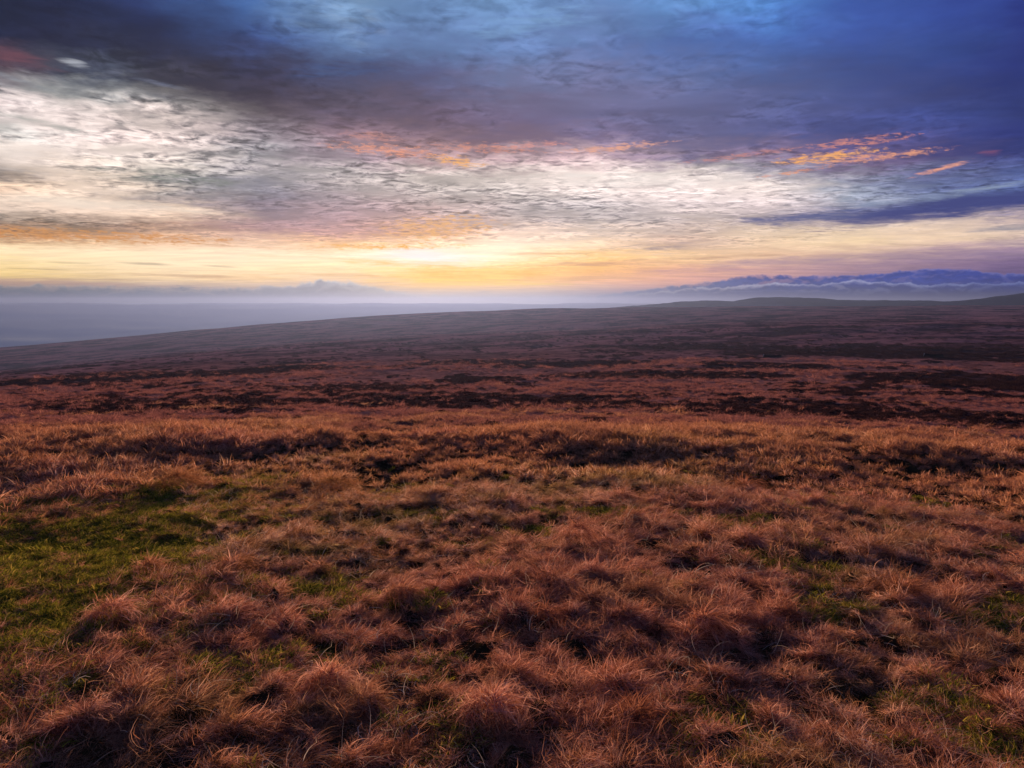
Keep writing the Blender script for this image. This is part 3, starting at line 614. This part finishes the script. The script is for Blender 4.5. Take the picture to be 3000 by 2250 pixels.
# ------------------------------------------------------------------ far hills under the cloud at the right
m_hill, S = material('far_hillside')
g = S.N.new('ShaderNodeNewGeometry')
hn = S.noise(g.outputs['Position'], 0.004, 5, 0.6)
bd = S.N.new('ShaderNodeBsdfDiffuse'); S.put(bd.inputs[0], S.mix(S.step(hn, .35, .65), (0.006, 0.009, 0.018), (0.016, 0.022, 0.040)))
finish(S, bd.outputs[0])
def hill(name, dist, pts):
    a0, a1 = pts[0][0], pts[-1][0]
    A = np.linspace(a0, a1, 120)
    ev = np.interp(A, [p[0] for p in pts], [p[1] for p in pts])
    k = np.exp(-0.5 * (np.arange(-3, 4) / 1.4) ** 2); k /= k.sum()
    p = np.pad(ev, 3, mode='edge'); ev = sum(k[i] * p[i:i + 120] for i in range(7))
    crest = EYE + dist * np.tan(np.radians(ev)) + 2.5 * perlin(A * 1.1, A * 0 + dist) + 1.8 * perlin(A * 3.7, A * 0 + dist)
    rows = []
    for u, h in [(-650, 0.0), (-500, .22), (-350, .55), (-200, .84), (-120, .97), (0, 1.0), (150, .96), (500, .75), (1100, .35), (1800, 0.0)]:
        dd = dist + u
        zz = PLAIN - 5 + (crest - PLAIN + 5) * h
        zz = zz + 9 * perlin(A * 0.8, A * 0 + u * 0.004) * (0 < h < 0.95)
        rows.append(np.stack([dd * np.sin(np.radians(A)), dd * np.cos(np.radians(A)), zz], -1))
    V = np.concatenate(rows); n = 120; m = len(rows)
    i = np.arange(m - 1)[:, None] * n; j = np.arange(n - 1)[None, :]
    F = np.stack([i + j, i + n + j, i + n + j + 1, i + j + 1], -1).reshape(-1, 4)[:, ::-1]
    o = bpy.data.objects.new(name, mesh_from(name, V, F, m_hill, True)); COL.objects.link(o)
    tag(o, kind='structure')
hill('hill', 4950, [(6.38, -0.478), (8.90, -0.248), (10.88, -0.096), (12.60, 0.078), (14.77, 0.151), (16.20, 0.077), (18.07, 0.004), (20.14, -0.092), (21.94, -0.446)])
hill('hill', 5100, [(13.83, -0.467), (16.20, 0.101), (17.60, 0.343), (18.75, 0.389), (21.91, 0.310), (23.00, 0.191), (25.14, 0.142), (28.21, 0.138), (30.16, 0.047), (31.12, -0.084), (33.86, -0.293)])
hill('hill', 4800, [(26.21, -0.431), (28.61, 0.003), (30.54, 0.135), (31.66, 0.263), (32.75, 0.431), (33.81, 0.595), (35.53, 0.789), (40.30, 0.701), (45.82, -0.335)])

# ------------------------------------------------------------------ two grouse butts out on the moor
m_peat, S = material('peat_turf')
g = S.N.new('ShaderNodeNewGeometry')
bd = S.N.new('ShaderNodeBsdfDiffuse'); S.put(bd.inputs[0], S.mix(S.noise(g.outputs['Position'], 3.0, 5, .6), (0.010, 0.008, 0.007), (0.05, 0.028, 0.022)))
finish(S, bd.outputs[0])
m_post, S = material('weathered_wood')
g = S.N.new('ShaderNodeNewGeometry')
bd = S.N.new('ShaderNodeBsdfDiffuse'); S.put(bd.inputs[0], S.mix(S.noise(S.vm('MULTIPLY', g.outputs['Position'], (6, 6, 1)), 3.0, 5, .6), (0.16, 0.13, 0.12), (0.34, 0.28, 0.26)))
finish(S, bd.outputs[0])
def grouse_butt(az, d, w, label, seed):
    x, y = d * math.sin(R(az)), d * math.cos(R(az))
    z = float(ground_z(x, y))
    root = bpy.data.objects.new('grouse_butt', None); root.location = (x, y, z); root.rotation_euler = (0, 0, -R(az)); COL.objects.link(root)
    tag(root, label, 'grouse butt', 'grouse butts on the dark moor')
    rr = np.random.default_rng(seed)
    # horseshoe bank of turf open on the far side
    V = []; F = []
    na, prof_ = 26, [(-1.1, -.3), (-.8, .6), (-.45, 1.35), (-.1, 1.55), (.25, 1.5), (.5, .9), (.6, -.3)]
    for i in range(na + 1):
        t = R(-150 + 300 * i / na) - math.pi / 2
        end = min(1, min(i, na - i) / 3 + .25)
        for u, h in prof_:
            rad = w * .5 + u * -1.0
            V.append((rad * math.cos(t) + rr.normal(0, .05), rad * math.sin(t) * .8 + rr.normal(0, .05), h * end + rr.normal(0, .06)))
    k = len(prof_)
    for i in range(na):
        for j in range(k - 1):
            F.append((i * k + j, i * k + j + 1, (i + 1) * k + j + 1, (i + 1) * k + j))
    b = bpy.data.objects.new('turf_bank', mesh_from('turf_bank', V, F, m_peat)); b.parent = root; COL.objects.link(b)
    # number post beside it
    h = 1.9; s = .28
    V = []; F = []
    for zz, q in ((-.4, 1), (.9, .95), (h - .12, .92), (h, .55)):
        for px, py in ((-1, -1), (1, -1), (1, 1), (-1, 1)): V.append((px * s * q + .03 * zz, py * s * .6 * q, zz))
    for r_ in range(3):
        for j in range(4): F.append((r_ * 4 + j, r_ * 4 + (j + 1) % 4, r_ * 4 + 4 + (j + 1) % 4, r_ * 4 + 4 + j))
    F.append((12, 13, 14, 15))
    p = bpy.data.objects.new('marker_post', mesh_from('marker_post', V, F, m_post)); p.parent = root; p.location = (-w * .5 - .6, -.8, 0); COL.objects.link(p)

GB = ((18.95, -3.97), (29.09, -3.58))
grouse_butt(GB[0][0], stand(*GB[0]), 7.0, 'turf grouse butt with pale post, nearer the middle of the moor', 1)
grouse_butt(GB[1][0], stand(*GB[1]), 7.5, 'dark turf grouse butt at the far right of the moor', 2)

# ------------------------------------------------------------------ vegetation
def blades(n, rad, lmin, lmax, lean0, droop, width, seed, flat=0.0, seg=4, bias=(0, 0), zoff=0.0, radpow=0.6, kink=0.15, colr=(0, 1)):
    """n drooping blades of grass as narrow strips; returns verts, quads, colours"""
    r = np.random.default_rng(seed)
    phi = r.uniform(0, 2 * math.pi, n)
    rr = rad * r.uniform(0, 1, n) ** radpow
    out = phi + r.normal(0, 1.0, n)                           # blades point mostly outwards
    L = r.uniform(lmin, lmax, n)
    th0 = np.abs(r.normal(lean0, 0.28, n)) + 0.5 * rr / max(rad, .01) * (1 - flat)
    dr = r.uniform(0.5, 1.35, n) * droop
    w = width * r.uniform(0.55, 1.25, n) * np.where(r.uniform(0, 1, n) < 0.12, 1.7, 1.0)
    curl = r.normal(0, kink * 2, n)
    px = rr * np.cos(phi); py = rr * np.sin(phi); pz = np.full(n, zoff) + r.uniform(0, 0.02, n) * (1 + 3 * flat)
    V = np.zeros((n, seg + 1, 2, 3)); C = np.zeros((n, seg + 1, 2, 3))
    tw = r.uniform(0, math.pi, n)
    c = r.uniform(colr[0], colr[1], n)
    snap_s = r.uniform(0.3, 0.9, n); snap = np.where(r.uniform(0, 1, n) < 0.45, r.normal(0, 0.9, n), 0.0); snap_o = np.where(snap != 0, r.normal(0, 0.8, n), 0.0)
    for k in range(seg + 1):
        s = k / seg
        ww = w * (1 - s ** 1.6 * 0.85)
        dxx = -np.sin(out + tw); dyy = np.cos(out + tw)
        for side, sg in ((0, -1), (1, 1)):
            V[:, k, side, 0] = px + sg * ww * 0.5 * dxx
            V[:, k, side, 1] = py + sg * ww * 0.5 * dyy
            V[:, k, side, 2] = pz + sg * ww * 0.25 * np.cos(tw)
        C[:, k, :, 0] = c[:, None]; C[:, k, :, 1] = s
        th = np.clip(th0 + dr * (s ** 1.2) + snap * (s > snap_s), 0.0, 2.75)
        o = out + curl * s + snap_o * (s > snap_s)
        st = L / seg
        px = px + np.cos(o) * np.sin(th) * st + bias[0] * st * s
        py = py + np.sin(o) * np.sin(th) * st + bias[1] * st * s
        pz = pz + np.cos(th) * st
        pz = np.maximum(pz, -0.10)
    b = (np.arange(n) * (seg + 1) * 2)[:, None]
    k = np.arange(seg)[None, :] * 2
    F = np.stack([b + k, b + k + 1, b + k + 3, b + k + 2], -1).reshape(-1, 4)
    return V.reshape(-1, 3), F, C.reshape(-1, 3)

def join(parts):
    V, F, C, o = [], [], [], 0
    for v, f, c in parts:
        V.append(v); F.append(f + o); C.append(c); o += len(v)
    return np.concatenate(V), np.concatenate(F), np.concatenate(C)

def clump_object(name, parts, mat, store):
    V, F, C = join(parts)
    me = mesh_from(name, V, F, mat)
    attr_color(me, 'blade', C)
    o = bpy.data.objects.new(name, me)
    store.objects.link(o)
    return o

def twigs(n, rad, h, size, seed):
    """heather: a dome filled with tiny twig faces"""
    r = np.random.default_rng(seed)
    u = r.normal(0, 1, (n, 3)); u /= np.linalg.norm(u, axis=1)[:, None]
    q = r.uniform(0.45, 1.0, n) ** 0.5
    u[:, 2] = np.abs(u[:, 2])
    lump = 1 + 0.25 * np.sin(u[:, 0] * 5 + seed) * np.cos(u[:, 1] * 4 + seed * 2)
    P_ = u * q[:, None] * np.array([rad, rad, h]) * lump[:, None]
    a = r.normal(0, 1, (n, 3)); a += u * 1.2; a /= np.linalg.norm(a, axis=1)[:, None]
    b = np.cross(a, r.normal(0, 1, (n, 3))); b /= np.linalg.norm(b, axis=1)[:, None]
    s = size * r.uniform(0.5, 1.4, n)[:, None]
    V = np.stack([P_ - b * s * .22, P_ + b * s * .22, P_ + a * s + b * s * .08, P_ + a * s - b * s * .08], 1)
    C = np.zeros((n, 4, 3)); C[:, :, 0] = r.uniform(0, 1, n)[:, None]
    F = np.arange(n * 4).reshape(-1, 4)
    return V.reshape(-1, 3), F, C.reshape(-1, 3)

def library(name):
    return bpy.data.collections.new(name)       # kept out of the scene: only the stuff objects below draw from it

def scatter_object(name, pts, rot, scl, idx, lib, mat):
    """one stuff object whose geometry nodes set a clump from the library on each of its points"""
    me = bpy.data.meshes.new(name)
    me.vertices.add(len(pts)); me.vertices.foreach_set('co', np.asarray(pts, dtype=np.float32).ravel())
    a = me.attributes.new('turn', 'FLOAT_VECTOR', 'POINT'); a.data.foreach_set('vector', np.asarray(rot, dtype=np.float32).ravel())
    a = me.attributes.new('size', 'FLOAT_VECTOR', 'POINT'); a.data.foreach_set('vector', np.asarray(scl, dtype=np.float32).ravel())
    a = me.attributes.new('pick', 'INT', 'POINT'); a.data.foreach_set('value', np.asarray(idx, dtype=np.int32))
    me.materials.append(mat)
    o = bpy.data.objects.new(name, me); COL.objects.link(o)
    ng = bpy.data.node_groups.new(name + '_nodes', 'GeometryNodeTree')
    ng.interface.new_socket('Geometry', in_out='INPUT', socket_type='NodeSocketGeometry')
    ng.interface.new_socket('Geometry', in_out='OUTPUT', socket_type='NodeSocketGeometry')
    gi = ng.nodes.new('NodeGroupInput'); go = ng.nodes.new('NodeGroupOutput')
    ip = ng.nodes.new('GeometryNodeInstanceOnPoints'); ci = ng.nodes.new('GeometryNodeCollectionInfo')
    ci.inputs['Collection'].default_value = lib
    ci.inputs['Separate Children'].default_value = True
    ci.inputs['Reset Children'].default_value = True
    ip.inputs['Pick Instance'].default_value = True
    def named(nm, typ):
        n = ng.nodes.new('GeometryNodeInputNamedAttribute'); n.data_type = typ; n.inputs['Name'].default_value = nm
        return n.outputs['Attribute']
    L = ng.links
    L.new(gi.outputs[0], ip.inputs['Points']); L.new(ci.outputs[0], ip.inputs['Instance'])
    L.new(named('pick', 'INT'), ip.inputs['Instance Index'])
    e2r = ng.nodes.new('FunctionNodeEulerToRotation'); L.new(named('turn', 'FLOAT_VECTOR'), e2r.inputs[0])
    L.new(e2r.outputs[0], ip.inputs['Rotation'])
    L.new(named('size', 'FLOAT_VECTOR'), ip.inputs['Scale'])
    L.new(ip.outputs[0], go.inputs[0])
    md = o.modifiers.new('clumps', 'NODES'); md.node_group = ng
    tag(o, kind='stuff')
    return o

def ring_points(d0, d1, per_m2, half_az, seed):
    r = np.random.default_rng(seed)
    area = math.radians(half_az * 2) * (d1 * d1 - d0 * d0) / 2
    n = int(area * per_m2)
    d = np.sqrt(r.uniform(d0 * d0, d1 * d1, n)); a = np.radians(r.uniform(-half_az, half_az, n))
    return d * np.sin(a), d * np.cos(a), r

# --- clump libraries
lib_grass = library('grass_clumps')
for v in range(6):      # 0-5 dense drooping tussocks
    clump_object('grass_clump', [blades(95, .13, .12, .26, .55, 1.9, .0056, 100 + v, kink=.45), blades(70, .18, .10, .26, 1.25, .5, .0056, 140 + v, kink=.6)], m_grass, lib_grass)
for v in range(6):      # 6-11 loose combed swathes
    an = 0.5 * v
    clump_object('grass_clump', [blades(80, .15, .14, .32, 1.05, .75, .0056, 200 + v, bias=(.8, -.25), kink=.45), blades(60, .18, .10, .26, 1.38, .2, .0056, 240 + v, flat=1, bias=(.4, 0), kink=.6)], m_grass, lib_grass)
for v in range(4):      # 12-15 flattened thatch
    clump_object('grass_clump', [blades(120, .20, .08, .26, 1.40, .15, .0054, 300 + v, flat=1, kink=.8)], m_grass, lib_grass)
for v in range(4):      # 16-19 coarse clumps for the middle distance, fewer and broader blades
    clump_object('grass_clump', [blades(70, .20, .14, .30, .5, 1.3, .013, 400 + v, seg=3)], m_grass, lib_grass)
lib_moss = library('moss_clumps')
for v in range(4):
    clump_object('moss_clump', [blades(130, .15, .03, .085, .7, .9, .007, 500 + v, seg=3, kink=.4), blades(22, .15, .07, .16, 1.1, .6, .0035, 540 + v, seg=3, colr=(.8, 1))], m_moss, lib_moss)
lib_straw = library('straw_clumps')
for v in range(4):
    clump_object('straw_clump', [blades(8, .12, .18, .40, .8, 1.2, .0065, 600 + v, seg=5, kink=.5)], m_straw, lib_straw)
lib_heath = library('heather_clumps')
for v in range(5):
    clump_object('heather_clump', [twigs(420, .55, .32, .10, 700 + v)], m_heath, lib_heath)

def sorted_children(lib): return len(lib.objects)

# --- grass on the ground
X, Y, S_, I, SC = [], [], [], [], []
def add_grass(d0, d1, dens, half, seed, smin, smax, kinds, tallness=1.0):
    x, y, r = ring_points(d0, d1, dens, half, seed)
    hm = hummocks(x, y); mp = moss_map(x, y)
    d = np.hypot(x, y)
    he = heather_map(x, y) if d1 > 30 else np.zeros_like(x)
    keep = (r.uniform(0, 1, len(x)) > mp * 0.82) & (r.uniform(0, 1, len(x)) > he * 0.97)
    bare = sstep(fbm(x * 1.9, y * 1.9, 2), -0.34, -0.04)           # dark gaps between the tussocks
    keep &= r.uniform(0, 1, len(x)) < 0.10 + 0.90 * bare * sstep(hm, -0.14, 0.03)
    x, y, hm = x[keep], y[keep], hm[keep]
    n = len(x)
    top = sstep(hm + r.normal(0, .04, n), 0.02, 0.20)
    u = r.uniform(0, 1, n)
    if kinds == 'near':
        k = np.where(u < 0.12 + 0.22 * top, r.integers(0, 6, n), np.where(u < 0.62 + .12 * top, r.integers(6, 12, n), r.integers(12, 16, n)))
    else:
        k = np.where(u < 0.25, r.integers(0, 6, n), r.integers(16, 20, n))
    s = r.uniform(smin, smax, n) * (0.72 + 0.5 * top)
    z = ground_z(x, y) - 0.015
    # the wind has combed the sward: swathes turn slowly from place to place
    swirl = 2.4 * perlin(x * .35, y * .35) + 0.3
    rz = np.where(k >= 6, swirl + r.normal(0, .55, n), r.uniform(0, 6.28, n))
    rz = np.where((k >= 12), r.uniform(0, 6.28, n), rz)
    tilt = r.normal(0, .30, (n, 2))
    X.append(np.stack([x, y, z], -1)); S_.append(np.stack([tilt[:, 0], tilt[:, 1], rz], -1)); I.append(k)
    SC.append(np.stack([s, s, s * tallness * r.uniform(.75, 1.2, n)], -1))
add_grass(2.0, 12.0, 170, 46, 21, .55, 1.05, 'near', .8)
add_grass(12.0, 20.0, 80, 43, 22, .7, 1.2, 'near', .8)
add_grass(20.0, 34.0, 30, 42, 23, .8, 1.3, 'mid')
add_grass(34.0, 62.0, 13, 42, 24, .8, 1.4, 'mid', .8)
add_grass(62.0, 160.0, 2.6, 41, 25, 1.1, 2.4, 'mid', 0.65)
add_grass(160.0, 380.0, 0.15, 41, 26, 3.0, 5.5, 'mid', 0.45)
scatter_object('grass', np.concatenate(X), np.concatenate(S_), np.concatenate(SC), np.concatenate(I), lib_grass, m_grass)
print('grass clumps', sum(len(a) for a in X))

# --- green moss grass in the hollows
x, y, r = ring_points(3, 26, 60, 44, 31)
keep = r.uniform(0, 1, len(x)) < moss_map(x, y) * 1.2
x, y = x[keep], y[keep]; n = len(x)
s = r.uniform(.8, 1.5, n)
scatter_object('moss', np.stack([x, y, ground_z(x, y) - .01], -1), np.stack([r.normal(0, .2, n), r.normal(0, .2, n), r.uniform(0, 6.28, n)], -1), np.stack([s, s, s], -1), r.integers(0, 4, n), lib_moss, m_moss)

# --- bleached straws lying over the near grass
x, y, r = ring_points(3.0, 20, 14, 44, 41)
keep = (r.uniform(0, 1, len(x)) < 0.25 + 0.75 * sstep(fbm(x * .5, y * .5 + 3, 2), -.1, .3)) & (moss_map(x, y) < .6)
x, y = x[keep], y[keep]; n = len(x)
s = r.uniform(.6, 1.15, n)
scatter_object('dry_straw', np.stack([x, y, ground_z(x, y) + .02], -1), np.stack([r.normal(0, .35, n), r.normal(0, .35, n), r.uniform(0, 6.28, n)], -1), np.stack([s, s, s], -1), r.integers(0, 4, n), lib_straw, m_straw)

# --- heather beds of the middle distance
PX = []; SX = []
for d0, d1, dens, smin, smax, seed in ((34, 90, 2.6, .45, .95, 51), (90, 220, .55, .8, 1.6, 52), (220, 520, .11, 1.6, 3.0, 53), (520, 1100, .018, 3.0, 5.5, 54)):
    x, y, r = ring_points(d0, d1, dens, 42, seed)
    keep = r.uniform(0, 1, len(x)) < sstep(heather_map(x, y), .25, .75)
    x, y = x[keep], y[keep]; n = len(x)
    s = r.uniform(smin, smax, n)
    PX.append(np.stack([x, y, ground_z(x, y) - .05], -1)); SX.append(np.stack([s, s, s * r.uniform(.7, 1.2, n) * (0.8 if d0 < 200 else .5)], -1))
PX = np.concatenate(PX); SX = np.concatenate(SX); n = len(PX)
scatter_object('heather', PX, np.stack([np.zeros(n), np.zeros(n), rng.uniform(0, 6.28, n)], -1), SX, rng.integers(0, 5, n), lib_heath, m_heath)
print('heather clumps', n)

# --- the air: thin haze over moor and valley
m_haze, S = material('haze_air')
v = S.N.new('ShaderNodeVolumePrincipled')
v.inputs['Color'].default_value = (0.155, 0.205, 0.385, 1)
v.inputs['Density'].default_value = 0.000080
v.inputs['Anisotropy'].default_value = 0.60
finish(S, None, volume=v.outputs[0])
hb = 17000.0; z0, z1 = PLAIN - 40, 88.0
V = [(-hb, -hb, z0), (hb, -hb, z0), (hb, hb, z0), (-hb, hb, z0), (-hb, -hb, z1), (hb, -hb, z1), (hb, hb, z1), (-hb, hb, z1)]
F = [(0, 3, 2, 1), (4, 5, 6, 7), (0, 1, 5, 4), (1, 2, 6, 5), (2, 3, 7, 6), (3, 0, 4, 7)]
hz = bpy.data.objects.new('haze', mesh_from('haze', V, F, m_haze)); COL.objects.link(hz)
tag(hz, kind='stuff')

# ------------------------------------------------------------------ the tussocks that stand out in the sward
def tussock(az, el, rad, h, lean, n, cr, label, seed):
    r = np.random.default_rng(seed)
    d = stand(az, el); x, y = d * math.sin(R(az)), d * math.cos(R(az))
    parts = []
    for k in range(5):       # rings of blades from the crown down the flanks
        rr = rad * (0.12 + 0.2 * k)
        nn = int(n * (0.1 + .09 * k) / 1.4)
        V, F, C = blades(nn, rr, rad * .45, rad * 1.15, 0.2 + 0.28 * k, 1.7, 0.0075, seed * 10 + k, bias=lean, seg=5, kink=.35, radpow=.35, colr=cr)
        root = np.repeat(V.reshape(nn, 6, 2, 3)[:, 0].mean(1), 12, 0)
        q = np.clip(np.hypot(root[:, 0], root[:, 1]) / rad, 0, 1)
        V[:, 2] += h * (1 - q ** 2)
        V[:, 2] = np.maximum(V[:, 2], -.06)
        parts.append((V, F, C))
    V, F, C = join(parts)
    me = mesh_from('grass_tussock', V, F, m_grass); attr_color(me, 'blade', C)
    o = bpy.data.objects.new('grass_tussock', me)
    o.location = (x, y, float(ground_z(x, y)) - .01); o.rotation_euler = (0, 0, float(r.uniform(0, .5)))
    COL.objects.link(o)
    tag(o, label, 'tussock', 'large tussocks in the near moor grass')
TUS = [
 ((-28.62, -21.30), .34, .20, (.5, -.3), 620, (.25, 1.0), 'dark-hearted tussock with drooping blades at far left, below the green moss'),
 ((-24.23, -12.99), .62, .26, (.8, -.1), 900, (.15, .6), 'long combed orange tussock behind the green moss patch at the left'),
 ((-14.33, -27.52), .30, .20, (-.3, -.4), 620, (.3, 1.0), 'dark hollow tussock with pale drooping fringe, lower left of the middle'),
 ((5.03, -18.37), .34, .28, (.0, -.1), 620, (.1, .8), 'steep upright tussock with orange crown in the very middle of the sward'),
 ((2.68, -23.70), .26, .20, (.1, -.2), 480, (.0, .6), 'small dark brown tussock with ochre top, just right of the middle'),
 ((9.45, -30.53), .34, .22, (-.2, .1), 700, (.0, .5), 'large dark tussock at the bottom edge with a black hollow beside it'),
 ((-1.63, -30.22), .30, .18, (.1, -.3), 620, (.3, 1.0), 'broad pink-topped tussock at the bottom centre with hanging straw fringe'),
 ((-26.23, -18.43), .30, .20, (.2, -.1), 520, (.1, .7), 'round russet tussock at the right edge of the green moss patch'),
 ((-20.87, -19.15), .36, .20, (.3, -.1), 560, (.1, .7), 'twin-humped rusty tussock between the moss patch and the middle'),
 ((-13.43, -13.82), .50, .28, (.0, -.1), 620, (.0, .4), 'dull olive-brown tussock left of the middle, high up the near slope'),
 ((17.34, -13.57), .55, .28, (.3, -.1), 700, (.0, .5), 'wide dark-sided tussock on the right near the orange brow'),
 ((14.72, -23.93), .32, .20, (.4, -.3), 620, (.1, .8), 'bushy tussock right of the middle with grey straws over its dark side'),
 ((28.01, -19.69), .40, .22, (.5, -.2), 620, (.0, .6), 'dark red-brown tussock low at the right side'),
 ((-8.49, -21.85), .34, .18, (.6, -.2), 600, (.2, .9), 'flattened swept tussock left of the middle with combed pink blades'),
]
for i_, (ae, rad, h, lean, n_, cr, lab) in enumerate(TUS):
    tussock(ae[0], ae[1], rad, h, lean, n_, cr, lab, 900 + i_)
